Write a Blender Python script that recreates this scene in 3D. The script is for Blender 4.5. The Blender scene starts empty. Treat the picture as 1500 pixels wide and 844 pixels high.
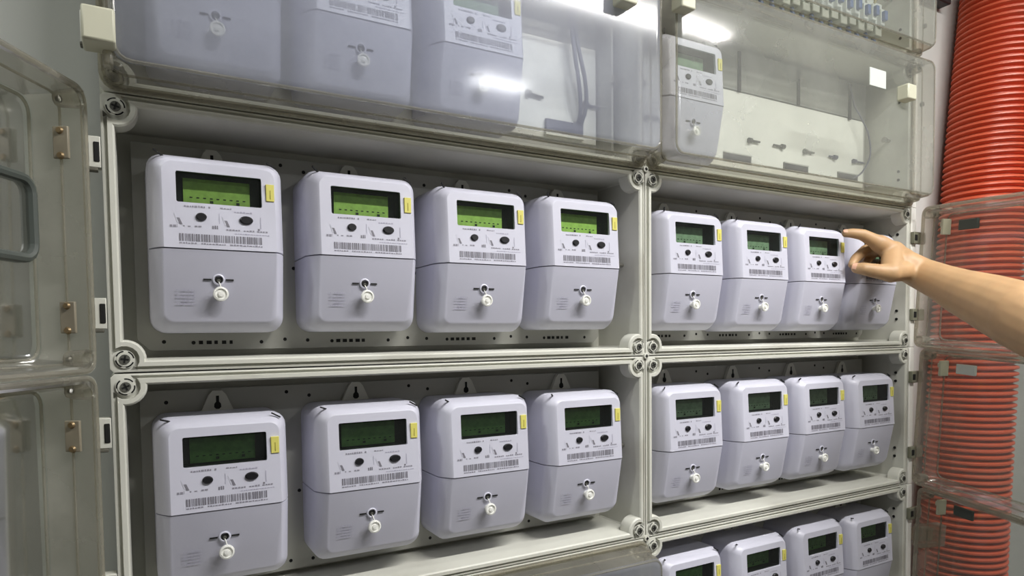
import bpy, bmesh, math, random
from mathutils import Matrix, Vector
random.seed(7)
sc = bpy.context.scene
COL = sc.collection
U = 0.27          # one enclosure height in metres: all lengths below are in this unit
Z0 = 1.45         # height above the floor of the middle box joint
def P(x, y, z): return Vector((x*U, y*U, z*U + Z0))

# ------------------------------------------------------------------ camera
cam = bpy.data.objects.new('camera', bpy.data.cameras.new('camera')); COL.objects.link(cam)
R = Matrix(((0.87111, 0.49004, 0.03212), (-0.49094, 0.87058, 0.03255), (-0.01201, -0.04413, 0.99895)))
cam.matrix_world = Matrix.Translation(P(0.01914, -2.78869, 0.11871)) @ (R @ Matrix.Rotation(math.pi/2, 3, 'X')).to_4x4()
cam.data.sensor_width = 36.0
cam.data.lens = 978.657/1500*36
cam.data.shift_x = (750-742.50)/1500
cam.data.shift_y = (535.09-422)/1500
cam.data.clip_start = 0.02
sc.camera = cam

# ------------------------------------------------------------------ world, exposure
w = bpy.data.worlds.new('world'); sc.world = w; w.use_nodes = True
w.node_tree.nodes['Background'].inputs[0].default_value = (0.8, 0.87, 1, 1)
w.node_tree.nodes['Background'].inputs[1].default_value = 0.03
sc.view_settings.view_transform = 'Standard'; sc.view_settings.look = 'None'
sc.view_settings.gamma = 1; sc.view_settings.exposure = -0.10

# lamps: two ceiling fluorescents plus an added fill at left (their fixtures are built further down)
def area(name, loc, sx, sy, power, col):
    l = bpy.data.lights.new(name, 'AREA'); l.shape = 'RECTANGLE'; l.size = sx; l.size_y = sy
    l.energy = power; l.color = col
    o = bpy.data.objects.new(name, l); o.location = loc; COL.objects.link(o); return o
LAMP_A = P(3.65, -3.25, 3.85); LAMP_B = P(5.45, -7.3, 3.85)
area('fluorescent_light', LAMP_A - Vector((0, 0, .03)), 1.36, 0.06, 40, (1.0, .985, .96))
LAMP_FILL = P(-3.2, -1.3, 3.85)  # added fill lamp, brightens the wall left of the boxes
area('side_fill_light', LAMP_FILL - Vector((0, 0, .03)), 0.28, 0.12, 8, (.97, 1.0, .96))
area('bulkhead_light', LAMP_B - Vector((0, 0, .03)), 0.28, 0.12, 10, (.95, .97, 1))

# ------------------------------------------------------------------ materials
def lin(c):
    return tuple(((v/255)/12.92 if v/255 <= .04045 else ((v/255+.055)/1.055)**2.4) for v in c) + (1,)
MATS = {}
def pbr(name, rgb, rough=.5, var=0.0, scale=20, bump=0.0, metal=0.0, spec=.5, streak=False, dirt=None):
    m = bpy.data.materials.new(name); m.use_nodes = True; nt = m.node_tree; b = nt.nodes['Principled BSDF']
    b.inputs['Base Color'].default_value = lin(rgb); b.inputs['Roughness'].default_value = rough
    b.inputs['Metallic'].default_value = metal; b.inputs['Specular IOR Level'].default_value = spec
    if var or bump or dirt:
        tc = nt.nodes.new('ShaderNodeTexCoord'); mp = nt.nodes.new('ShaderNodeMapping')
        if streak: mp.inputs['Scale'].default_value = (1, 1, .15)
        nt.links.new(tc.outputs['Object'], mp.inputs[0])
        n = nt.nodes.new('ShaderNodeTexNoise'); n.inputs['Scale'].default_value = scale; n.inputs['Detail'].default_value = 5
        nt.links.new(mp.outputs[0], n.inputs['Vector'])
        if var:
            mx = nt.nodes.new('ShaderNodeMix'); mx.data_type = 'RGBA'
            mx.inputs[6].default_value = lin(tuple(v*(1-var) for v in rgb)); mx.inputs[7].default_value = lin(tuple(min(255, v*(1+var*.5)) for v in rgb))
            nt.links.new(n.outputs[0], mx.inputs[0]); last = mx.outputs[2]
            if dirt:
                n2 = nt.nodes.new('ShaderNodeTexNoise'); n2.inputs['Scale'].default_value = dirt[1]; n2.inputs['Detail'].default_value = 8
                nt.links.new(mp.outputs[0], n2.inputs['Vector'])
                cr = nt.nodes.new('ShaderNodeValToRGB'); cr.color_ramp.elements[0].position = dirt[2]; cr.color_ramp.elements[1].position = dirt[3]
                cr.color_ramp.elements[0].color = (0, 0, 0, 1); cr.color_ramp.elements[1].color = (dirt[4],)*3+(1,)
                nt.links.new(n2.outputs[0], cr.inputs[0])
                m2 = nt.nodes.new('ShaderNodeMix'); m2.data_type = 'RGBA'; m2.inputs[7].default_value = lin(dirt[0])
                nt.links.new(cr.outputs[0], m2.inputs[0]); nt.links.new(last, m2.inputs[6]); last = m2.outputs[2]
            nt.links.new(last, b.inputs['Base Color'])
        if bump:
            bp = nt.nodes.new('ShaderNodeBump'); bp.inputs['Strength'].default_value = bump; bp.inputs['Distance'].default_value = .002
            nt.links.new(n.outputs[0], bp.inputs['Height']); nt.links.new(bp.outputs[0], b.inputs['Normal'])
    MATS[name] = m; return m
def clear(name, tint, haze, hazecol, rough=.06, gloss=1.0, scale=6, hvar=.5):
    """dusty clear plastic: transparent sheet with a film of haze and a glossy coat"""
    m = bpy.data.materials.new(name); m.use_nodes = True; nt = m.node_tree; N = nt.nodes; L = nt.links
    N.clear(); out = N.new('ShaderNodeOutputMaterial')
    tr = N.new('ShaderNodeBsdfTransparent'); tr.inputs[0].default_value = lin(tint)
    df = N.new('ShaderNodeBsdfDiffuse'); df.inputs[0].default_value = lin(hazecol)
    tl = N.new('ShaderNodeBsdfTranslucent'); tl.inputs[0].default_value = lin(hazecol)
    md = N.new('ShaderNodeMixShader'); md.inputs[0].default_value = .5; L.new(df.outputs[0], md.inputs[1]); L.new(tl.outputs[0], md.inputs[2])
    tc = N.new('ShaderNodeTexCoord'); n = N.new('ShaderNodeTexNoise'); n.inputs['Scale'].default_value = scale; n.inputs['Detail'].default_value = 6
    L.new(tc.outputs['Object'], n.inputs['Vector'])
    mr = N.new('ShaderNodeMapRange'); mr.inputs[1].default_value = .3; mr.inputs[2].default_value = .7
    mr.inputs[3].default_value = haze*(1-hvar); mr.inputs[4].default_value = haze*(1+hvar); L.new(n.outputs[0], mr.inputs[0])
    m1 = N.new('ShaderNodeMixShader'); L.new(mr.outputs[0], m1.inputs[0]); L.new(tr.outputs[0], m1.inputs[1]); L.new(md.outputs[0], m1.inputs[2])
    gl = N.new('ShaderNodeBsdfGlossy'); gl.inputs['Roughness'].default_value = rough
    fr = N.new('ShaderNodeLayerWeight'); fr.inputs[0].default_value = .25
    mu = N.new('ShaderNodeMath'); mu.operation = 'MULTIPLY'; mu.inputs[1].default_value = gloss; L.new(fr.outputs['Fresnel'], mu.inputs[0])
    m2 = N.new('ShaderNodeMixShader'); L.new(mu.outputs[0], m2.inputs[0]); L.new(m1.outputs[0], m2.inputs[1]); L.new(gl.outputs[0], m2.inputs[2])
    L.new(m2.outputs[0], out.inputs[0]); MATS[name] = m; return m
def emis(name, rgb, s):
    m = bpy.data.materials.new(name); m.use_nodes = True; b = m.node_tree.nodes['Principled BSDF']
    b.inputs['Base Color'].default_value = lin(rgb); b.inputs['Emission Color'].default_value = lin(rgb); b.inputs['Emission Strength'].default_value = s
    MATS[name] = m; return m

M_WALL = pbr('wall_paint', (200, 202, 198), .8, .06, 3, .15)
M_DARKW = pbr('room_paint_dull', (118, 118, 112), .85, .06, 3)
M_WALLR = pbr('wall_plaster', (205, 200, 202), .85, .08, 6, .3)
M_FLOOR = pbr('floor_concrete', (96, 94, 90), .8, .15, 4, .2)
M_CEIL = pbr('ceiling_paint', (168, 168, 164), .9, .03, 3)
M_BOX = pbr('enclosure_plastic', (213, 213, 203), .42, .07, 8, .05, dirt=((120, 112, 92), 5, .56, .8, .5))
M_FLANGE = pbr('flange_white', (240, 238, 232), .4, .04, 20)
M_BOXD = pbr('enclosure_joint', (92, 90, 80), .6, .2, 30)
M_PLATE = pbr('mounting_plate_grey', (176, 176, 168), .5, .08, 5)
M_PLATE2 = pbr('cover_plate_grey', (158, 160, 154), .5, .2, 9, dirt=((60, 60, 60), 8, .5, .75, .7))
M_PLATE3 = pbr('panel_light_grey', (235, 235, 226), .5, .06, 9)
M_HOLE = pbr('hole_black', (14, 14, 13), .8)
M_METER = pbr('meter_lilac_plastic', (206, 206, 220), .38, .02, 12, .02)
M_METER2 = pbr('meter_cover_lilac', (201, 201, 216), .42, .02, 12, .02)
M_LCDF = pbr('display_surround', (22, 26, 24), .35)
M_LCD1 = pbr('display_bright_green', (186, 240, 108), .5, .2, 160)
M_LCD2 = pbr('display_deep_green', (92, 140, 70), .5, .3, 160)
M_LCD3 = pbr('display_grey_green', (136, 166, 130), .5, .25, 160)
M_DIGIT = pbr('display_digit', (26, 48, 20), .5)
M_BTN = pbr('button_black', (24, 24, 28), .4)
M_INK = pbr('printing_grey', (140, 138, 150), .6)
M_INK2 = pbr('printing_dark', (120, 118, 128), .6)
M_INK3 = pbr('embossed_text', (172, 170, 188), .6)
M_TAG = pbr('tag_yellow', (222, 214, 112), .5)
M_TAGM = pbr('tag_mark', (150, 140, 50), .5)
M_SEAL = pbr('seal_white', (245, 245, 240), .12, spec=.9)
M_STEEL = pbr('zinc_steel', (170, 168, 160), .35, .15, 60, metal=.8)
M_BRASS = pbr('brass_screw', (150, 130, 98), .4, .2, 90, metal=.7)
M_SCREWG = pbr('screw_grey', (88, 88, 82), .5, .25, 90)
M_BRACKET = pbr('bracket_dull', (142, 134, 116), .5, .2, 40)
M_CLIP = pbr('hinge_clip_olive', (128, 128, 110), .5, .15, 40)
M_LATCH = pbr('latch_beige', (200, 199, 178), .5, .05, 20)
M_PIPE = pbr('conduit_orange_red', (206, 92, 62), .38, .08, 5, dirt=((150, 100, 86), 9, .55, .8, .35))
M_CABLE = pbr('cable_grey', (84, 86, 104), .5)
M_BLUE = pbr('terminal_blue', (70, 98, 150), .5)
M_TERM = pbr('terminal_white', (205, 210, 205), .5)
M_TERMO = pbr('terminal_ochre', (150, 140, 90), .5)
M_RAIL = pbr('rail_dark', (46, 44, 46), .5)
M_FRAMEG = pbr('window_seal', (78, 84, 80), .4)
M_LIDC = clear('closed_cover_plastic', (240, 243, 246), .34, (232, 236, 252), .10, 1.25, 7, .25)  # bluish haze colour also paints in the veil of the reflected ceiling
M_LIDC2 = clear('closed_cover_plastic_grey', (238, 240, 238), .27, (226, 228, 222), .10, 1.2, 7, .3)
M_LIDO = clear('open_cover_plastic', (218, 220, 214), .22, (180, 182, 172), .09, .7, 8, .35)
M_RIM = clear('cover_rim_plastic', (232, 230, 222), .26, (222, 219, 208), .12, .6, 14, .3)
M_CLEAR = clear('display_pane', (235, 240, 238), .03, (200, 210, 205), .05, .9, 40, .3)
M_SHELL = pbr('fixture_white', (230, 230, 228), .5)
M_TUBE = emis('lamp_tube', (255, 252, 245), 14)
def skin_mat():
    m = pbr('skin', (186, 150, 110), .5, .12, 26, .12)
    b = m.node_tree.nodes['Principled BSDF']; b.inputs['Subsurface Weight'].default_value = .12
    b.inputs['Subsurface Radius'].default_value = (.01, .004, .002); b.inputs['Subsurface Scale'].default_value = .6
    return m
M_SKIN = skin_mat()
M_NAIL = pbr('nail', (226, 178, 152), .3)

# ------------------------------------------------------------------ mesh building
class MB:
    def __init__(s): s.v = []; s.f = []; s.m = []; s.mats = []
    def mi(s, m):
        if m not in s.mats: s.mats.append(m)
        return s.mats.index(m)
    def add(s, vs, fs, m):
        o = len(s.v); s.v += [tuple(v) for v in vs]; k = s.mi(m)
        for f in fs: s.f.append(tuple(i+o for i in f)); s.m.append(k)
        return s
    def box(s, x0, x1, y0, y1, z0, z1, m, mat=None):
        vs = [Vector((x, y, z)) for x in (x0, x1) for y in (y0, y1) for z in (z0, z1)]
        if mat: vs = [mat @ v for v in vs]
        return s.add(vs, [(0, 1, 3, 2), (4, 6, 7, 5), (0, 4, 5, 1), (2, 3, 7, 6), (0, 2, 6, 4), (1, 5, 7, 3)], m)
    def tube(s, pts, rs, m, n=12, cap=True):
        """tube through points with a radius each"""
        pts = [Vector(p) for p in pts]
        if not hasattr(rs, '__len__'): rs = [rs]*len(pts)
        vs = []; fs = []; up = None
        for i, p in enumerate(pts):
            d = (pts[min(i+1, len(pts)-1)] - pts[max(i-1, 0)])
            if d.length < 1e-9: d = Vector((0, 1, 0))
            d.normalize()
            if up is None: up = Vector((0, 0, 1)) if abs(d.z) < .9 else Vector((1, 0, 0))
            a = d.cross(up).normalized(); b = a.cross(d).normalized(); up = b
            for k in range(n):
                t = 2*math.pi*k/n; vs.append(p + (a*math.cos(t) + b*math.sin(t))*rs[i])
        for i in range(len(pts)-1):
            for k in range(n):
                fs.append((i*n+k, i*n+(k+1) % n, (i+1)*n+(k+1) % n, (i+1)*n+k))
        if cap:
            fs.append(tuple(range(n-1, -1, -1))); fs.append(tuple((len(pts)-1)*n+k for k in range(n)))
        return s.add(vs, fs, m)
    def cyl(s, c, axis, h, r, m, n=16, r2=None):
        c = Vector(c); a = Vector(axis).normalized()
        return s.tube([c, c + a*h], [r, r if r2 is None else r2], m, n)
    def lathe_y(s, c, prof, m, n=20):
        """profile (radius, y) turned about the y axis through c"""
        vs = []; fs = []
        for r, y in prof:
            for k in range(n):
                t = 2*math.pi*k/n; vs.append((c[0]+r*math.cos(t), c[1]+y, c[2]+r*math.sin(t)))
        for i in range(len(prof)-1):
            for k in range(n): fs.append((i*n+k, (i+1)*n+k, (i+1)*n+(k+1) % n, i*n+(k+1) % n))
        return s.add(vs, fs, m)
    def loft(s, loops, m, closed=True, capend=False, capstart=False):
        n = len(loops[0]); vs = [v for l in loops for v in l]; fs = []
        for i in range(len(loops)-1):
            for k in range(n if closed else n-1):
                fs.append((i*n+k, (i+1)*n+k, (i+1)*n+(k+1) % n, i*n+(k+1) % n))
        if capend: fs.append(tuple((len(loops)-1)*n+k for k in range(n)))
        if capstart: fs.append(tuple(range(n-1, -1, -1)))
        return s.add(vs, fs, m)
    def build(s, name, parent=None, bevel=0, smooth=True, fix=True):
        me = bpy.data.meshes.new(name)
        me.from_pydata([(x*U, y*U, z*U) for x, y, z in s.v], [], s.f)
        for m in s.mats: me.materials.append(m)
        me.polygons.foreach_set('material_index', s.m)
        if fix:
            bm = bmesh.new(); bm.from_mesh(me); bmesh.ops.recalc_face_normals(bm, faces=bm.faces[:]); bm.to_mesh(me); bm.free()
        if smooth:
            me.polygons.foreach_set('use_smooth', [True]*len(me.polygons)); me.set_sharp_from_angle(angle=math.radians(38))
        me.update()
        o = bpy.data.objects.new(name, me); COL.objects.link(o)
        if parent: o.parent = parent
        if bevel:
            b = o.modifiers.new('bevel', 'BEVEL'); b.width = bevel*U; b.segments = 2; b.limit_method = 'ANGLE'; b.angle_limit = math.radians(50)
        return o
def thing(name, label, cat, loc, group=None, rz=0.0):
    o = bpy.data.objects.new(name, None); COL.objects.link(o); o.location = loc; o.rotation_euler = (0, 0, rz)
    o.empty_display_size = .03; tag(o, label, cat, group); return o
def tag(o, label=None, cat=None, group=None, kind=None):
    if label: o['label'] = label
    if cat: o['category'] = cat
    if group: o['group'] = group
    if kind: o['kind'] = kind
    return o
def copy_tree(o, parent=None):
    c = o.copy(); COL.objects.link(c); c.parent = parent
    for ch in list(o.children): copy_tree(ch, c)
    return c
def put(mb, name, **k):
    """top-level mesh built about world coordinates in units"""
    o = mb.build(name, **k); o.location = (0, 0, Z0); return o

# ------------------------------------------------------------------ room
def slab(name, x0, x1, y0, y1, z0, z1, m):
    mb = MB(); mb.box(x0, x1, y0, y1, z0, z1, m); o = put(mb, name, smooth=False); o['kind'] = 'structure'; return o
ZF = -Z0/U; ZC = 4.15
slab('wall_back', -5, 11, .40, .9, ZF, ZC, M_WALL)
slab('wall_left', -5.4, -5, -10, .9, ZF, ZC, M_DARKW)
slab('wall_right', 11, 11.4, -10, .9, ZF, ZC, M_WALLR)
slab('wall_front', -5.4, 11.4, -10.4, -10, ZF, ZC, M_DARKW)
slab('floor', -5.4, 11.4, -10.4, .9, ZF-.4, ZF, M_FLOOR)
slab('ceiling', -5.4, 11.4, -10.4, .9, ZC, ZC+.4, M_CEIL)
for nm, L, hw, lab in (('ceiling_light', LAMP_A, 2.60, 'long white fluorescent batten on the ceiling above the meter boxes'),
                       ('short_lamp', LAMP_B, .55, 'short white lamp on the ceiling further from the meter boxes'),
                       ('short_lamp', LAMP_FILL, .55, 'added short white fill lamp on the ceiling left of the meter boxes')):
    t = thing(nm, lab, 'light', L)
    MB().box(-hw, hw, -.14, .14, 0.05, .30, M_SHELL).build('housing', t, bevel=.02)
    for y in (-.06, .06): MB().tube([(-hw+.05, y, .02), (hw-.05, y, .02)], .03, M_TUBE, 10).build('tube', t)

# ------------------------------------------------------------------ enclosures
def ring(w, h, i):
    """opening outline at inset i: rectangle with a quarter disc bulging in around each corner screw"""
    pts = []; c = .05; r = .07-(.045-i); n = 8
    def corner():
        a = c - i
        if r > a + 1e-6 and a > 0:
            t0 = math.acos(max(-1, min(1, -a/r)))             # left intersection
            d = math.sqrt(r*r - a*a); A0 = math.atan2(d, -a); A1 = math.atan2(-a, d)
            return [(c + r*math.cos(A0+(A1-A0)*k/(n-1)), c + r*math.sin(A0+(A1-A0)*k/(n-1))) for k in range(n)]
        k1 = [(i, .09 - (.09-i)*k/(n/2-.5)) for k in range(n//2)]
        k1 = [(i, i+(.09-i)*(1-k/(n//2-1+.5))) for k in range(n//2)]
        return k1 + [(b, a2) for a2, b in reversed(k1)]
    k = corner()
    pts += k                                                   # lower left, from left edge to bottom edge
    pts += [(w-x, z) for x, z in reversed(k)]                  # lower right
    pts += [(w-x, h-z) for x, z in k]                          # upper right
    pts += [(x, h-z) for x, z in reversed(k)]                  # upper left
    return pts
D = .37
def enclosure(x0, w, r, label, plate=True, flange=False):
    t = thing('enclosure_box', label, 'meter box', P(x0, 0, r), 'stacked meter boxes')
    mb = MB(); g = .003
    prof = [(g, D), (g, .0), (.010, -.002), (.013, .010), (.020, .010), (.023, -.008), (.038, -.008), (.044, -.002), (.046, .02)]
    loops = [[(x, y, z) for x, z in ring(w, 1, i)] for i, y in prof]
    def plain(i, y):
        k = [(i, i+.09-.09*j/7) for j in range(8)]; k = [(i, i+.05*(1-j/3.5)) if j < 4 else (i+.05*(j-3.5)/3.5, i) for j in range(8)]
        p = k + [(w-x, z) for x, z in reversed(k)] + [(w-x, 1-z) for x, z in k] + [(x, 1-z) for x, z in reversed(k)]
        return [(x, y, z) for x, z in p]
    loops.append([(x, .07, z) for x, z in ring(w, 1, .046)]); loops.append(plain(.048, .085)); loops.append(plain(.048, D-.02))
    mb.loft(loops, M_BOX, capend=True)
    mb.box(g, w-g, D-.015, D, g, 1-g, M_BOX)
    mb.build('shell', t)
    if plate:
        MB().loft([[(x, y, z) for x, z in ((.14, .075), (w-.13, .075), (w-.095, .11), (w-.095, .91), (.095, .91), (.095, .12))] for y in (.318, .29)],
                  M_PLATE, capend=True, capstart=True).build('mounting_plate', t, smooth=False)
        h = MB()
        for i in range(4):
            for dx, dz in ((.02, .11), (.13, .105), (.40, .105), (.50, .115), (.545, .43), (.02, .86), (.50, .88)):
                x = .17 + i*.579 + dx
                if x < w-.12: h.cyl((x, .2905, dz), (0, -1, 0), .0015, .008, M_HOLE, 10)
            for k in range(5):
                x = .32+i*.579+k*.03; h.box(x, x+.012+.01*random.random(), .2885, .2902, .098, .113, M_HOLE)
        tag(h.build('plate_holes', t), kind='stuff')
    # corner screws: quarter-turn screws with a ring groove and a cross slot
    for cx, cz in ((.05, .05), (w-.05, .05), (.05, .95), (w-.05, .95)):
        s = corner_screw()
        s.parent = t; s.location = Vector((cx, -.004, cz))*U
        s.rotation_euler = (0, random.uniform(-.5, .5), 0)
    # catches / hinge clips on the outer edges
    if x0 < 1:
        for dz in (.215, .785):
            c = MB(); c.box(-.048, 0, .0, .05, dz-.055, dz+.055, M_BOX); c.box(-.022, -.004, -.004, .01, dz-.035, dz+.035, M_HOLE)
            c.box(-.05, -.01, -.006, .03, dz-.068, dz-.056, M_BOXD); c.build('latch_catch', t, bevel=.003)
    else:
        MB().box(w, w+.056, -.012, D, 0.0, 1.0, M_FLANGE).build('hinge_flange', t, bevel=.006)
        for dz in (.235, .785):
            h = MB()
            for k in (-.03, .03):
                h.cyl((w-.0475, .06, dz+k), (-1, 0, 0), .004, .010, M_HOLE, 10)
            h.build('clip_holes', t)
            if r > 0: continue
            q = MB(); q.box(w-.004, w+.135, -.035, -.006, dz-.042, dz+.042, M_CLIP); q.box(w+.0, w+.035, -.038, -.03, dz-.022, dz+.022, M_HOLE)
            q.box(w+.135, w+.150, -.03, -.01, dz-.03, dz+.03, M_STEEL); q.build('hinge_clip', t, bevel=.004)
    s = MB(); s.cyl((w-.05, .13, .5), (-1, 0, 0), .05, .012, M_STEEL, 10); s.cyl((w-.10, .13, .5), (-1, 0, 0), .014, .022, M_STEEL, 6)
    s.build('wall_bolt', t)
    return t
SCREW = []
def corner_screw():
    if not SCREW:
        m = MB()
        m.lathe_y((0, 0, 0), [(.033, .0), (.033, -.003), (.026, -.0035), (.026, -.006), (0.0001, -.006)], M_BOX, 20)
        for k in range(4):            # four arc shaped grooves
            a0 = math.pi/2*k + .25; a1 = math.pi/2*(k+1) - .25
            arc = [(math.cos(a0+(a1-a0)*j/5), math.sin(a0+(a1-a0)*j/5)) for j in range(6)]
            m.loft([[(c*r, -.0042, s*r) for c, s in arc] for r in (.025, .031)], M_HOLE, closed=False)
        m.lathe_y((0, 0, 0), [(.018, -.005), (.017, -.011), (.0001, -.011)], M_SCREWG, 14)
        m.box(-.013, .013, -.0125, -.010, -.003, .003, M_HOLE); m.box(-.003, .003, -.0125, -.010, -.013, .013, M_HOLE)
        SCREW.append(m.build('corner_screw', fix=False)); return SCREW[0]
    o = SCREW[0].copy(); COL.objects.link(o); return o
XL, XM, WL, WR = -.05, 2.45, 2.5, 2.475
ENC = {}
for key, x0, wd, r, lab in (
    ('L2', XL, WL, 1, 'grey box behind the closed clear cover at top left, three meters inside'),
    ('R2', XM, WR, 1, 'grey box with one meter and bare panel behind the closed clear cover'),
    ('R3', XM, WR, 2, 'topmost right grey box holding blue and white fuse blocks'),
    ('L1', XL, WL, 0, 'open grey box at upper left with four meters with bright green displays'),
    ('R1', XM, WR, 0, 'open grey box on the right into which the hand reaches'),
    ('L0', XL, WL, -1, 'open grey box at lower left with four meters with dark green displays'),
    ('R0', XM, WR, -1, 'open grey box directly below the one the hand reaches into'),
    ('Lm', XL, WL, -2, 'bottom left grey box, only its top rim and closed cover showing'),
    ('Rm', XM, WR, -2, 'bottom right open grey box, its meters cut off by the lower photo edge')):
    ENC[key] = enclosure(x0, wd, r, lab, plate=(key not in ('R3', 'Lm')))
for z in (-1, 0, 1):                 # small black coupling screws where four boxes meet
    o = put(MB().lathe_y((XM, 0, z), [(.016, .002), (.016, -.012), (.010, -.014), (.0001, -.014)], M_BOX, 14)
            .box(XM-.009, XM+.009, -.0155, -.013, z-.003, z+.003, M_HOLE).box(XM-.003, XM+.003, -.0155, -.013, z-.009, z+.009, M_HOLE), 'coupling_screw')
    tag(o, {-1: 'tiny cross screw at the lowest four-box joint', 0: 'tiny cross screw at the four-box joint in the middle',
            1: 'tiny cross screw at the four-box joint under the closed covers'}[z], 'screw')

# ------------------------------------------------------------------ meters
MW, MH, ZS, YF = .488, .655, .293, -.278
LX, LZ, LW, LH = .095, .583, .304, .116            # display window, top left corner and size
def yf(z): return YF - (.583-max(z, ZS))*.06 + max(0, ZS-z)*.20
def outline(x0, x1, z0, z1, rb, rt, n=6):
    p = []
    def arc(cx, cz, r, a0):
        for k in range(n):
            a = a0 + math.pi/2*k/(n-1); p.append((cx+r*math.cos(a), cz+r*math.sin(a)))
    arc(x0+rb, z0+rb, rb, math.pi); arc(x1-rb, z0+rb, rb, math.pi*1.5); arc(x1-rt, z1-rt, rt, 0); arc(x0+rt, z1-rt, rt, math.pi/2)
    return p
def make_meter(lcd, label, loc, group):
    t = thing('electricity_meter', label, 'electricity meter', loc, group)
    steps = [(0, 0), (0, .74), (.007, .81), (.020, .90), (.038, .985), (.046, 1.0)]
    # upper housing, with a real opening for the display
    def loops(z0, z1, rb, rt, bot, top, dy):
        L = []
        for ins, f in steps:
            o = outline(ins*1.05, MW-ins*.85, z0+(ins if bot else 0), z1-(ins*.8 if top else 0), max(.004, rb-ins*.6) if rb > .01 else .002, max(.004, rt-ins*.4) if rt > .01 else .002)
            L.append([(x, (yf(z)+dy)*f, z) for x, z in o])
        return L
    up = loops(ZS+.002, MH, .002, .055, False, True, 0)
    mb = MB(); mb.loft(up, M_METER)
    bm = bmesh.new(); outer = [bm.verts.new(v) for v in up[-1]]
    win = outline(LX, LX+LW, LZ-LH, LZ, .006, .006, 3); inner = [bm.verts.new((x, yf(z), z)) for x, z in win]
    es = []
    for loop in (outer, inner):
        for i in range(len(loop)):
            if (loop[i].co-loop[(i+1) % len(loop)].co).length > 1e-7: es.append(bm.edges.new((loop[i], loop[(i+1) % len(loop)])))
    bmesh.ops.triangle_fill(bm, edges=es, use_beauty=True)
    bm.verts.index_update(); mb.add([v.co[:] for v in bm.verts], [tuple(v.index for v in f.verts) for f in bm.faces], M_METER); bm.free()
    mb.loft([[(x, yf(z)+y, z) for x, z in win] for y in (0, .014)], M_METER)
    mb.loft([[(x, yf(z)+y, z) for x, z in win] for y in (.014, .078)], M_LCDF)
    mb.build('housing', t)
    mb = MB(); lo = loops(-.022, ZS-.002, .06, .002, True, False, .004); mb.loft(lo, M_METER2, capend=True); mb.build('terminal_cover', t)
    # display: dark surround, green glass, digits; clear pane in front
    d = MB(); d.box(LX-.004, LX+LW+.004, YF+.070, YF+.084, LZ-LH-.004, LZ+.004, M_LCDF); dd = d.build('display', t, smooth=False)
    g = MB(); g.box(LX+.028, LX+LW-.035, YF+.060, YF+.071, LZ-LH+.005, LZ-.012, lcd); g.build('display_glass', dd, smooth=False)
    g = MB()
    for k in range(9):
        x = LX+.05+k*.024
        g.box(x, x+.010, YF+.0588, YF+.060, LZ-LH+.030, LZ-LH+.034, M_DIGIT)
        if k in (3, 7): g.box(x, x+.012, YF+.0588, YF+.060, LZ-LH+.014, LZ-LH+.024, M_DIGIT)
    tag(g.build('digits', dd, smooth=False), kind='stuff')
    g = MB(); g.add([(LX, YF+.006, LZ-LH), (LX+LW, YF+.006, LZ-LH), (LX+LW, YF+.006, LZ), (LX, YF+.006, LZ)], [(0, 1, 2, 3)], M_CLEAR)
    g.build('display_pane', t, smooth=False)
    # two black push buttons in printed outlines
    for bx, bz, rx, rz in ((LX+.083, LZ-.168, .019, .015), (LX+.243, LZ-.170, .025, .016)):
        b = MB(); L = []
        for k, y in ((1.0, yf(bz)+.004), (1.0, yf(bz)-.006), (.8, yf(bz)-.010)):
            L.append([(bx+rx*k*math.cos(a*math.pi/8), y, bz+rz*k*math.sin(a*math.pi/8)) for a in range(16)])
        b.loft(L, M_BTN, capend=True); b.build('button', t)
    # printing: thin ink
    def ink(mb, x0, x1, z0, z1, m, dx=0, p=.0012):
        y0, y1 = yf(z0), yf(z1); mb.add([(x0, y0-p, z0), (x1, y0-p, z0), (x1+dx, y1-p, z1), (x0+dx, y1-p, z1)], [(0, 1, 2, 3)], m)
    pr = MB(); rnd = random.Random(3)
    def line(mb, x0, x1, z, h, m, gap=.3):
        x = x0
        while x < x1:
            wd = rnd.uniform(.004, .011)
            if rnd.random() > gap: ink(mb, x, min(x+wd, x1), z, z+h*rnd.uniform(.6, 1), m)
            x += wd+.003
    line(pr, LX+.025, LX+.115, LZ-.134, .008, M_INK, .1); line(pr, LX+.15, LX+.19, LZ-.132, .005, M_INK, .2); line(pr, LX+.20, LX+.265, LZ-.143, .006, M_INK3, .1)
    for x, w2 in ((LX+.00, 1), (LX+.165, 1)):
        ink(pr, x, x+.005, LZ-.195, LZ-.160, M_METER, -.01); ink(pr, x+.008, x+.018, LZ-.200, LZ-.176, M_INK2, -.010)
    ink(pr, LX+.295, LX+.298, LZ-.20, LZ-.155, M_INK3); ink(pr, LX+.145, LX+.147, LZ-.19, LZ-.15, M_INK3)
    line(pr, LX-.025, LX+.0, LZ-.212, .012, M_INK, .1); line(pr, LX+.02, LX+.10, LZ-.208, .006, M_INK, .3); line(pr, LX+.12, LX+.14, LZ-.211, .014, M_INK2, .0)
    line(pr, LX+.17, LX+.33, LZ-.214, .007, M_INK, .15); line(pr, LX+.20, LX+.33, LZ-.226, .004, M_INK3, .1); ink(pr, LX+.285, LX+.292, LZ-.207, LZ-.200, M_INK2)
    for k in range(5): line(pr, LX-.01, LX+.055, .085+k*.013, .005, M_INK3, .1)
    tag(pr.build('printed_text', t, smooth=False, fix=False), kind='stuff')
    bc = MB(); x = LX+.005
    while x < LX+.302:
        wd = rnd.choice((.0025, .004, .006)); ink(bc, x, x+wd, LZ-.262, LZ-.234, M_INK2); x += wd+rnd.choice((.002, .003, .0045))
    line(bc, LX+.005, LX+.30, LZ-.272, .006, M_INK, .25)
    tag(bc.build('barcode', t, smooth=False, fix=False), kind='stuff')
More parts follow.
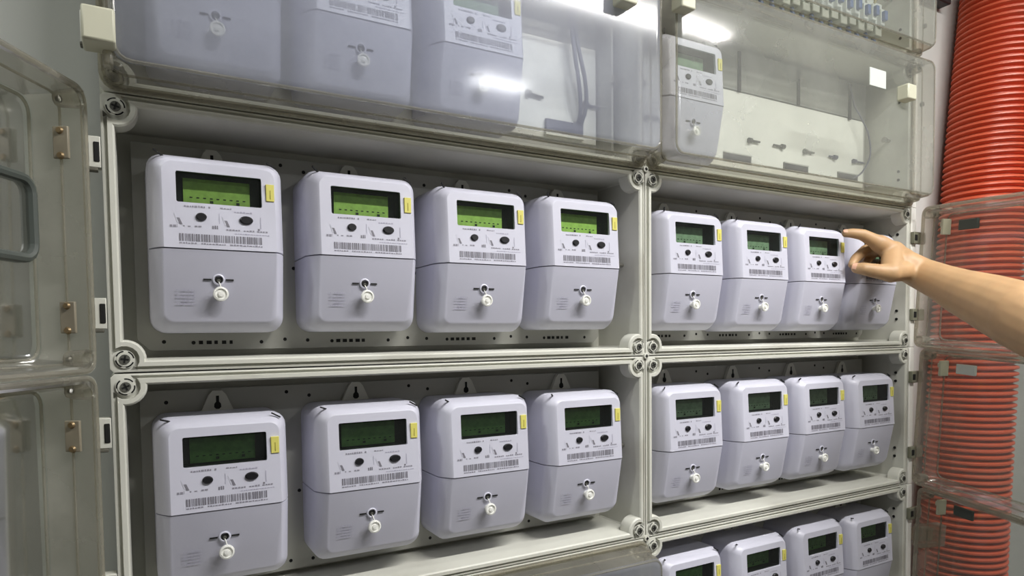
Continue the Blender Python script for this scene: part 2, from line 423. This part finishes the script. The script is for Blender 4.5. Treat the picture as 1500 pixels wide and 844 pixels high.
    tg = MB(); tg.box(LX+.320, LX+.351, YF-.010, YF+.05, LZ-.088, LZ-.022, M_TAG); tg.box(LX+.334, LX+.337, YF-.0112, YF-.009, LZ-.080, LZ-.045, M_TAGM); tg.build('yellow_tag', t, bevel=.003)
    # cover screw recess with slots and the white seal below
    kx, kz = LX+.139, LZ-.402; ky = yf(kz)+.004
    k = MB(); k.lathe_y((kx, ky, kz), [(.022, .004), (.022, -.006), (.017, -.008), (.015, -.002), (.0001, -.002)], M_METER, 20)
    k.lathe_y((kx, ky-.0022, kz), [(.0148, 0), (.0001, 0)], M_HOLE, 16); k.lathe_y((kx, ky-.003, kz-.004), [(.007, 0), (.006, -.003), (.0001, -.003)], M_SCREWG, 10)
    for s in (-1, 1): k.box(kx+s*.040-.014, kx+s*.040+.014, ky-.0045, ky+.004, kz-.0028, kz+.0028, M_HOLE)
    k.build('cover_screw', t, fix=False)
    sx, sz = kx+.004, kz-.056; sy = yf(sz)+.004
    q = MB(); q.lathe_y((sx, sy, sz), [(.014, .004), (.014, -.028), (.027, -.030), (.029, -.036), (.027, -.042), (.021, -.044), (.020, -.038), (.011, -.038), (.010, -.046), (.0001, -.047)], M_SEAL, 24)
    q.tube([(sx+.006, sy-.03, sz+.01), (kx+.004, ky-.012, kz-.02), (kx, ky-.004, kz-.008)], .0022, M_SEAL, 6)
    q.build('white_seal', t)
    # hanging tab with keyhole above, moulded notches at the top corners
    h = MB(); cx = MW*.5+.005; prof = [(cx-.066, MH-.03), (cx+.066, MH-.03), (cx+.064, MH-.004), (cx+.034, MH+.066), (cx+.018, MH+.084), (cx-.018, MH+.084), (cx-.034, MH+.066), (cx-.064, MH-.004)]
    h.loft([[(x, y, z) for x, z in prof] for y in (-.0, -.022)], M_BOX, capend=True, capstart=True)
    h.loft([[(cx+x, -.0228, MH-.008+z) for x, z in ((-.006, .070), (.006, .070), (.006, .045), (.013, .036), (.014, .022), (.006, .014), (-.006, .014), (-.014, .022), (-.013, .036), (-.006, .045))]]*2, M_HOLE, capend=True)
    h.build('hanging_tab', t, smooth=False)
    nt = MB()
    nt.box(-.032, .032, -.003, .003, -.003, .003, M_HOLE, Matrix.Translation((.044, YF*.88, MH-.007)) @ Matrix.Rotation(math.radians(22), 4, 'Y') @ Matrix.Rotation(math.radians(48), 4, 'Z'))
    nt.box(-.020, .020, -.003, .003, -.003, .003, M_HOLE, Matrix.Translation((MW-.045, YF*.9, MH-.011)) @ Matrix.Rotation(math.radians(30), 4, 'Y'))
    tag(nt.build('lid_notches', t, smooth=False), kind='stuff')
    return t
ORD = ('leftmost', 'second from left', 'third from left', 'rightmost')
rows = [  # (x, z) of the display's top left corner, display kind
    ('L1', [(.186, .750), (.765, .751), (1.341, .743), (1.913, .752)], 1, '{} of the four with bright green displays, upper left'),
    ('R1', [(2.680, .742), (3.252, .734), (3.825, .732), (4.404, .735)], 3, '{} of four in the box the hand reaches into'),
    ('L0', [(.179, -.254), (.775, -.244), (1.345, -.247), (1.927, -.252)], 2, '{} of the four with dark green displays, lower left'),
    ('R0', [(2.680, -.253), (3.268, -.250), (3.839, -.252), (4.404, -.257)], 3, '{} of four in the right box below the hand'),
    ('Rm', [(2.681, -1.232), (3.263, -1.240), (3.838, -1.232), (4.404, -1.245)], 2, '{} of four cut-off ones in the bottom right box'),
    ('L2', [(.203, 1.752), (.769, 1.742), (1.337, 1.728)], 3, '{} of three behind the hazy top left cover'),
    ('R2', [(2.683, 1.712)], 3, 'alone beside bare panel behind the top right cover'),
]
protos = {}
LCDM = {1: M_LCD1, 2: M_LCD2, 3: M_LCD3}
for key, spots, kind, lab in rows:
    for i, (x, z) in enumerate(spots):
        o_ = ORD[i] if not (key == 'L2' and i == 2) else 'rightmost'
        if key == 'L2' and i == 1: o_ = 'middle one'
        l = (lab.format(o_)) ; l = 'lilac-white electricity meter, ' + l
        loc = P(x-LX, .289, z-LZ); grp = 'electricity meters in the boxes'
        if kind not in protos: protos[kind] = make_meter(LCDM[kind], l, loc, grp)
        else:
            c = copy_tree(protos[kind]); c.location = loc; c['label'] = l

# ------------------------------------------------------------------ contents of the upper boxes
def bolt(x, z, blue, lab, tilt=0, L=.085):
    b = MB(); m = M_CABLE if blue else M_SCREWG
    c = Vector((x, .255, z)); mt = Matrix.Translation(c) @ Matrix.Rotation(tilt, 4, 'Y')
    b.tube([mt @ Vector((-L/2, 0, 0)), mt @ Vector((L/2, 0, 0))], .007, m, 8)
    b.tube([mt @ Vector((-L/2-.02, 0, 0)), mt @ Vector((-L/2+.006, 0, 0))], .017, m, 8); b.tube([c, c+Vector((0, .03, 0))], .006, m, 6)
    tag(put(b, 'cable_gland'), lab, 'cable gland')
bolt(1.93, 1.385, 0, 'first dark horizontal fastener right of the three covered meters', .1)
bolt(2.30, 1.385, 1, 'bluish dark fastener near the right end of the top left box', .1)
bolt(3.61, 1.365, 0, 'leftmost small dark fastener on the bare top right panel')
bolt(3.83, 1.365, 0, 'second small dark fastener from the left on the bare top right panel', math.pi)
bolt(4.16, 1.362, 0, 'third small dark fastener from the left on the bare top right panel')
bolt(4.40, 1.360, 1, 'blue fastener fourth from the left on the bare top right panel', math.pi, .06)
bolt(4.72, 1.358, 1, 'dark fastener below the curved wire on the top right panel', 0, .11)
for x0, x1, zt, lab in ((3.33, 3.58, 1.25, 'leftmost'), (3.90, 4.15, 1.25, 'middle'), (4.48, 4.71, 1.25, 'rightmost')):
    s = MB(); s.box(x0, x1, .26, .29, zt-.035, zt+.015, M_SCREWG); s.box(x0, x1, .255, .285, zt+.010, zt+.018, M_PLATE); s.box(x0+.01, x1-.01, .257, .26, zt-.028, zt+.008, M_RAIL)
    tag(put(s, 'terminal_slot'), lab + ' of the three dark rectangular slots low on the bare top right panel', 'slot', 'dark slots on the bare panel')
s = MB(); s.box(1.99, 2.23, .25, .29, 1.205, 1.275, M_CABLE); s.box(1.985, 2.235, .245, .285, 1.190, 1.206, M_PLATE3)
tag(put(s, 'terminal_slot'), 'blue-grey slot right of the covered meters at top left', 'slot')
p = ENC['R2']
MB().box(.75, 2.33, .268, .288, .18, .66, M_PLATE3).build('lower_panel', p, smooth=False)
MB().box(.72, 2.35, .262, .288, .668, .92, M_PLATE2).build('upper_panel', p, smooth=False)
for x, z0, z1 in ((1.00, .66, .915), (1.575, .665, .91), (2.14, .65, .90)): MB().box(x, x+.024, .252, .263, z0, z1, M_HOLE).build('panel_slot', p, smooth=False)
p = ENC['L2']
MB().box(1.80, 2.38, .268, .288, .18, .70, M_PLATE3).build('lower_panel', p, smooth=False)
MB().box(2.395, 2.41, .15, .288, .12, .80, M_PLATE).build('side_strip', p, smooth=False)
for pts, lab in (([(2.13, .24, 1.95), (2.13, .22, 1.80), (2.145, .20, 1.60), (2.17, .20, 1.45), (2.19, .22, 1.33), (2.20, .27, 1.26)], 'thick grey cable left of its twin in the top left box'),
                 ([(2.16, .24, 1.95), (2.15, .22, 1.80), (2.17, .20, 1.64), (2.21, .20, 1.48), (2.225, .22, 1.35), (2.215, .27, 1.25)], 'grey cable bowing right of its twin in the top left box'),
                 ([(4.59, .25, 1.90), (4.60, .22, 1.74), (4.64, .20, 1.66), (4.71, .19, 1.56), (4.745, .19, 1.45), (4.73, .19, 1.36), (4.69, .22, 1.27), (4.65, .27, 1.23)], 'thin dark wire curving down at the right of the bare panel')):
    sp = MB(); q = [Vector(a) for a in pts]; out = []
    for i in range(len(q)-1):
        a, b, c, d = q[max(i-1, 0)], q[i], q[i+1], q[min(i+2, len(q)-1)]
        for k in range(5):
            u = k/5; out.append(.5*((2*b)+(c-a)*u+(2*a-5*b+4*c-d)*u*u+(3*b-a-3*c+d)*u**3))
    out.append(q[-1]); sp.tube(out, .011 if pts[0][0] < 3 else .006, M_CABLE, 8)
    tag(put(sp, 'cable'), lab, 'cable')
# fuse blocks in the topmost box, standing on one rail
MB().box(.45, 2.2, .20, .24, .27, .31, M_STEEL).build('support_rail', ENC['R3'], bevel=.003)
rf = random.Random(5); NF = 17
f0 = None
for k in range(NF):
    x = 3.05 + k*.096
    if f0 is None:
        f0 = thing('fuse_block', '', 'fuse block', P(x, 0, 2.17), 'row of blue and white fuse blocks')
        MB().box(0, .07, .06, .20, 0, .22, M_TERM).box(.012, .058, .03, .07, .06, .17, M_TERM).build('base', f0, bevel=.006)
        MB().box(.018, .052, .005, .035, .085, .15, M_BLUE).build('fuse_cap', f0, bevel=.005)
        b = MB(); b.tube([(.035, .10, 0), (.035, .09, -.05), (.04, .11, -.10)], .014, M_BLUE, 8); b.build('wire', f0)
        b = MB(); b.tube([(.03, .10, .22), (.03, .08, .28), (.025, .10, .36)], .014, M_TERMO, 8); b.build('upper_wire', f0); o = f0
    else:
        o = copy_tree(f0); o.location = P(x, 0, 2.17 + .015*(k % 2))
    o['label'] = 'one of the blue and white fuse blocks lined up in the topmost right box'

# ------------------------------------------------------------------ clear covers
def cover(label, loc, s, wd, rz, mat, sag=0.0, group='clear box covers', extras=()):
    """tray shaped clear cover, hinge at local x=0, reaching to x = s*wd"""
    t = thing('clear_cover', label, 'cover', loc, group)
    t.rotation_euler = (Matrix.Rotation(rz, 3, 'Z') @ Matrix.Rotation(sag, 3, 'Y')).to_euler()
    X = lambda x: s*x
    mb = MB()
    def rr(i, y, r): return [(X(x), y, z) for x, z in outline(i, wd-i, i-.5, .5-i, r, r, 5)]
    mb.loft([rr(.004, -.004, .05), rr(.030, -.006, .05), rr(.032, -.022, .05), rr(.042, -.15, .05), rr(.048, -.168, .05)], M_RIM)
    mb.loft([rr(.048, -.168, .05), rr(.062, -.178, .045), rr(.080, -.180, .04)], mat, capend=True)
    mb.build('tray', t)
    # thick rim bead round the edge, step line on the side walls
    rim = MB()
    for i, y, r in ((.012, -.012, .012), (.036, -.080, .005), (.055, -.174, .006)):
        path = rr(i, y, .05); path = path+[path[0]]
        pts = [Vector(p) for p in path]; rim.tube(pts, r, M_RIM, 6, cap=False)
    rim.build('rim', t)
    # corner screw posts
    for x in (.055, wd-.055):
        for z in (-.445, .445):
            c = MB(); c.lathe_y((X(x), 0, z), [(.034, -.002), (.030, -.06), (.026, -.075), (.014, -.078), (.013, -.066), (.0001, -.066)], M_RIM, 12)
            c.lathe_y((X(x), -.064, z), [(.0125, 0), (.010, -.012), (.0001, -.012)], M_SCREWG, 10)
            c.build('corner_post', t)
    for kind, x, z in extras:
        e = MB()
        if kind == 'bracket':       # riveted hinge plate on the hinge side wall
            e.box(X(.040), X(.052), -.098, -.045, z-.055, z+.055, M_BRACKET)
            b = e.build('hinge_bracket', t, bevel=.003)
            for dz in (-.045, .040):
                q = MB(); q.cyl((X(.050), -.072, z+dz), (s, 0, 0), .010, .014, M_BRASS, 12, .009); q.build('rivet', b)
        elif kind == 'window':      # hinged inspection window frame
            loop = [(X(a), -.168, c) for a, c in outline(x, x+1.1, z-.135, z+.135, .05, .05, 5)]; loop.append(loop[0])
            e.tube([Vector(a) for a in loop], .017, M_FRAMEG, 8, cap=False); e.build('window_frame', t)
        elif kind == 'latch':       # inner latch: white hook and dark plate
            e.box(X(x), X(x+.02), -.170, -.10, z-.06, z+.05, M_LATCH); e.cyl((X(x-.01), -.13, z), (0, 0, 1), .03, .02, M_LATCH, 10); e.build('latch_hook', t, bevel=.004)
            e = MB(); e.box(X(x+.09), X(x+.24), -.176, -.155, z-.035, z+.035, M_TERM if 'just below' in label else M_FRAMEG); e.build('latch_plate', t, bevel=.005)
        elif kind == 'cornerblock':
            e.box(X(-.03), X(.05), -.23, -.02, z-.09, z+.07, M_RIM); e.box(X(-.10), X(-.03), -.20, -.04, z-.07, z+.02, M_RIM); e.build('corner_block', t, bevel=.006)
        elif kind == 'block':       # beige latch block on the outside
            e.box(X(x), X(x+.095), -.25, -.170, z-.048, z+.048, M_LATCH); e.build('latch_block', t, bevel=.008)
        elif kind == 'sideblock':
            e.box(X(-.035), X(.06), -.24, -.12, z-.055, z+.055, M_LATCH); e.box(X(0.02), X(.05), -.17, -.10, z-.10, z-.05, M_RIM); e.build('latch_block', t, bevel=.008)
        elif kind == 'sticker':
            e.box(X(x), X(x+.17), -.1835, -.179, z-.055, z+.055, M_TERM); e.build('sticker', t, smooth=False)
    return t
A_L, A_R = math.radians(-119.7), math.radians(72.8)
cover('closed hazy clear cover over the three meters at top left', P(XL, -.010, 1.5), 1, WL, 0, M_LIDC, extras=(('sideblock', 0, .135-.5+.0), ('block', 2.14, .24)))
cover('closed hazy clear cover over the single meter and bare panel at top right', P(XM+WR, -.010, 1.5), -1, WR, 0, M_LIDC2, extras=(('block', .40, .165), ('sticker', .63, .225), ('block', 2.36, .30)))
cover('closed clear cover of the topmost right box with the fuse blocks', P(XM+WR, -.010, 2.5), -1, WR, 0, M_LIDC2)
cover('closed clear cover at the bottom left, below the lower left meters', P(XL, -.010, -1.5), 1, WL, 0, M_LIDC)
cover('open clear cover swung out at far left with a dark rounded window frame', P(XL-.03, -.01, .5), 1, WL, A_L, M_LIDO, group=None,
      extras=(('bracket', 0, .30), ('bracket', 0, -.30), ('window', .065, .035)))
cover('open clear cover swung out at far lower left below the one with the window frame', P(XL-.03, -.01, -.5), 1, WL, A_L, M_LIDO, group=None,
      extras=(('bracket', 0, .285),('bracket', 0, -.30)))
for z, lab in ((.5, 'open clear cover at right behind the forearm, in front of the orange conduit'), (-.5, 'open clear cover at right just below the forearm, in front of the orange conduit'),
               (-1.5, 'open clear cover at the bottom right corner in front of the conduit')):
    cover(lab, P(XM+WR+.04, -.03, z), -1, WR, A_R, M_LIDO, sag=math.radians(-3.6), group=None,
          extras=(('latch', .075, .36),) + ((('cornerblock', 0, .13),) if z < -1 else ()))

# ------------------------------------------------------------------ orange corrugated conduit
def conduit():
    mb = MB(); n = 40; zs = []; z = -5.3; pitch = .0495
    vs = []; fs = []; loops = []
    def cx(z):
        if z < -1.9: return 5.87 + (z+1.9)*.03
        return 5.87 + (z+1.9)*.045 + .0125*(z+1.9)**2
    while z < 4.15:
        for f, r in ((0, .270), (.22, .300), (.32, .308), (.55, .308), (.68, .300), (.88, .270)):
            zz = z+f*pitch; loops.append([(cx(zz)+r*math.cos(2*math.pi*k/n), .085+r*math.sin(2*math.pi*k/n), zz) for k in range(n)])
        z += pitch
    mb.loft(loops, M_PIPE)
    o = put(mb, 'corrugated_conduit'); 
    for pl in o.data.polygons: pl.use_smooth = True
    tag(o, 'thick orange-red corrugated conduit running down the wall at right', 'conduit'); return o
conduit()
tag(put(MB().box(4.99, 6.0, .30, .40, 2.80, 2.95, M_RAIL), 'wall_rail', bevel=.01), 'dark horizontal rail on the wall left of the conduit top', 'rail')
for x, z, lab in ((5.78, 2.615, 'small grey screw head high on the wall left of the conduit'), (5.76, 1.98, 'small dark screw head on the wall beside the topmost cover joint')):
    tag(put(MB().cyl((x, .40, z), (0, -1, 0), .02, .018, M_SCREWG, 12), 'wall_screw'), lab, 'screw')

# ------------------------------------------------------------------ arm and hand
def arm():
    t = thing('person', 'bare right forearm and hand reaching in from the right, fingertips pinched at a meter', 'person', P(4.09, -1.408, .058))
    org = Vector((4.09, -1.408, .058))
    B = {}
    J = {'upper': (3.78, -2.8, -0.75, 0.19), 'elbow': (3.93, -1.95, -0.3, 0.19), 'f3': (4.088, -1.41, -0.008, 0.19), 'f2': (4.161, -1.039, 0.187, 0.181), 'f15': (4.263, -0.828, 0.274, 0.158), 'f1': (4.348, -0.642, 0.346, 0.134), 'f0': (4.414, -0.492, 0.415, 0.112), 'wrist': (4.47, -0.336, 0.485, 0.088)}
    bm = bmesh.new()
    def cap(a, b, ra, rb, n=20):
        a = Vector(a)-org; b = Vector(b)-org; d = b-a; L = d.length
        if L < 1e-6: return
        q = Vector((0, 0, 1)).rotation_difference(d.normalized()).to_matrix(); rg = []
        K = 6
        for k in range(1, K+1):
            u = math.pi/2*k/K; rg.append((-ra*math.cos(u), ra*math.sin(u)))
        for k in range(1, 5): rg.append((L*k/5, ra+(rb-ra)*k/5))
        for k in range(0, K):
            u = math.pi/2*k/K; rg.append((L+rb*math.sin(u), rb*math.cos(u)))
        R_ = [[bm.verts.new((a+q @ Vector((r*math.cos(2*math.pi*j/n), r*math.sin(2*math.pi*j/n), z)))*U) for j in range(n)] for z, r in rg]
        for i in range(len(R_)-1):
            for j in range(n): bm.faces.new((R_[i][j], R_[i][(j+1) % n], R_[i+1][(j+1) % n], R_[i+1][j]))
        p0 = bm.verts.new((a+q @ Vector((0, 0, -ra)))*U); p1 = bm.verts.new((a+q @ Vector((0, 0, L+rb)))*U)
        for j in range(n):
            bm.faces.new((p0, R_[0][(j+1) % n], R_[0][j])); bm.faces.new((p1, R_[-1][j], R_[-1][(j+1) % n]))
    def chain(pts):
        for p, q in zip(pts, pts[1:]): cap(p[:3], q[:3], p[3], q[3])
    ch = [J[k] for k in ('upper', 'elbow', 'f3', 'f2', 'f15', 'f1', 'f0', 'wrist')]
    chain(ch)
    # two bones side by side flatten the wrist
    chain([J['f1'][:3]+(J['f1'][3]*.8,), tuple(Vector(J['wrist'][:3])+Vector((0, .03, .035)))+(.062,), PALM[0]])
    chain([J['f1'][:3]+(J['f1'][3]*.8,), tuple(Vector(J['wrist'][:3])+Vector((0, -.02, -.035)))+(.064,), PALM[1]])
    H = HAND
    for f in ('index', 'middle', 'ring', 'pinky'):
        p = H[f]; chain([PALM[0][:3]+(.066,), (p[0][0], p[0][1], p[0][2], p[0][3]*1.15)]); chain(p)
    chain([PALM[1][:3]+(.066,), H['thumb'][0]]); chain(H['thumb'])
    # palm filling
    W3 = J['wrist'][:3]; chain([J['f0'], W3+(.100,), tuple((Vector(PALM[0][:3])+Vector(PALM[1][:3]))/2)+(.094,)])
    chain([PALM[0], PALM[1]])
    chain([H['index'][0][:3]+(.05,), H['middle'][0][:3]+(.052,), H['ring'][0][:3]+(.048,), H['pinky'][0][:3]+(.042,)])
    m1 = tuple((Vector(H['index'][0][:3])*.45+Vector(PALM[0][:3])*.55)); m2 = tuple((Vector(H['pinky'][0][:3])*.45+Vector(PALM[0][:3])*.55))
    chain([m1+(.072,), m2+(.068,)]); cap(m1, H['thumb'][0][:3], .070, .062)
    cap(tuple(Vector(H['index'][0][:3])*.6+Vector(PALM[0][:3])*.4), tuple(Vector(H['thumb'][0][:3])*.7+Vector(H['thumb'][1][:3])*.3), .045, .045)
    me = bpy.data.meshes.new('arm'); bmesh.ops.recalc_face_normals(bm, faces=bm.faces[:]); bm.to_mesh(me); bm.free(); me.materials.append(M_SKIN)
    o = bpy.data.objects.new('arm', me); COL.objects.link(o); o.parent = t
    rm = o.modifiers.new('remesh', 'REMESH'); rm.mode = 'VOXEL'; rm.voxel_size = .0019; rm.use_smooth_shade = True
    sm = o.modifiers.new('smooth', 'SMOOTH'); sm.factor = .5; sm.iterations = 14
    # nails
    for f, up in (('index', (-.45, -.5, .75)), ('thumb', (-.2, -.95, .1))):
        a, b = Vector(H[f][-2][:3]), Vector(H[f][-1][:3]); d = (b-a).normalized(); r = H[f][-1][3]; upv = Vector(up); upv = (upv-d*upv.dot(d)).normalized(); sd = d.cross(upv)
        nb = MB(); vs = []; fs = []
        for i in range(6):
            for j in range(5):
                u = i/5; v = (j/4-.5)*1.5; wd = 1-.25*abs(u-.5)
                vs.append(b - org + d*(r*(-1.0+1.65*u)) + (upv*math.cos(v*wd)+sd*math.sin(v*wd))*(r*(.985 if u < .6 else .985-.45*(u-.6)**1.3)))
        for i in range(5):
            for j in range(4): fs.append((i*5+j, i*5+j+1, (i+1)*5+j+1, (i+1)*5+j))
        nb.add(vs, fs, M_NAIL); nb.build('fingernail', t)
    return t
PALM = [(4.446, -0.24, 0.591, 0.063), (4.344, -0.3, 0.502, 0.063)]
HAND = {'index': [(4.282, -0.17, 0.688, 0.05), (4.177, -0.125, 0.744, 0.037), (4.123, -0.085, 0.757, 0.0319), (4.097, -0.06, 0.757, 0.0274)], 'middle': [(4.449, -0.11, 0.682, 0.0481), (4.31, -0.06, 0.662, 0.0363), (4.208, -0.055, 0.599, 0.0315), (4.157, -0.065, 0.556, 0.0259)], 'ring': [(4.571, -0.07, 0.665, 0.0444), (4.457, -0.03, 0.655, 0.0333), (4.335, -0.045, 0.588, 0.0296), (4.268, -0.06, 0.543, 0.0259)], 'pinky': [(4.67, -0.05, 0.626, 0.0407), (4.56, -0.03, 0.595, 0.0296), (4.443, -0.045, 0.547, 0.0259), (4.373, -0.06, 0.515, 0.023)], 'thumb': [(4.22, -0.29, 0.485, 0.0593), (4.156, -0.25, 0.495, 0.0481), (4.094, -0.19, 0.515, 0.0407), (4.078, -0.15, 0.523, 0.0352)]}
arm()
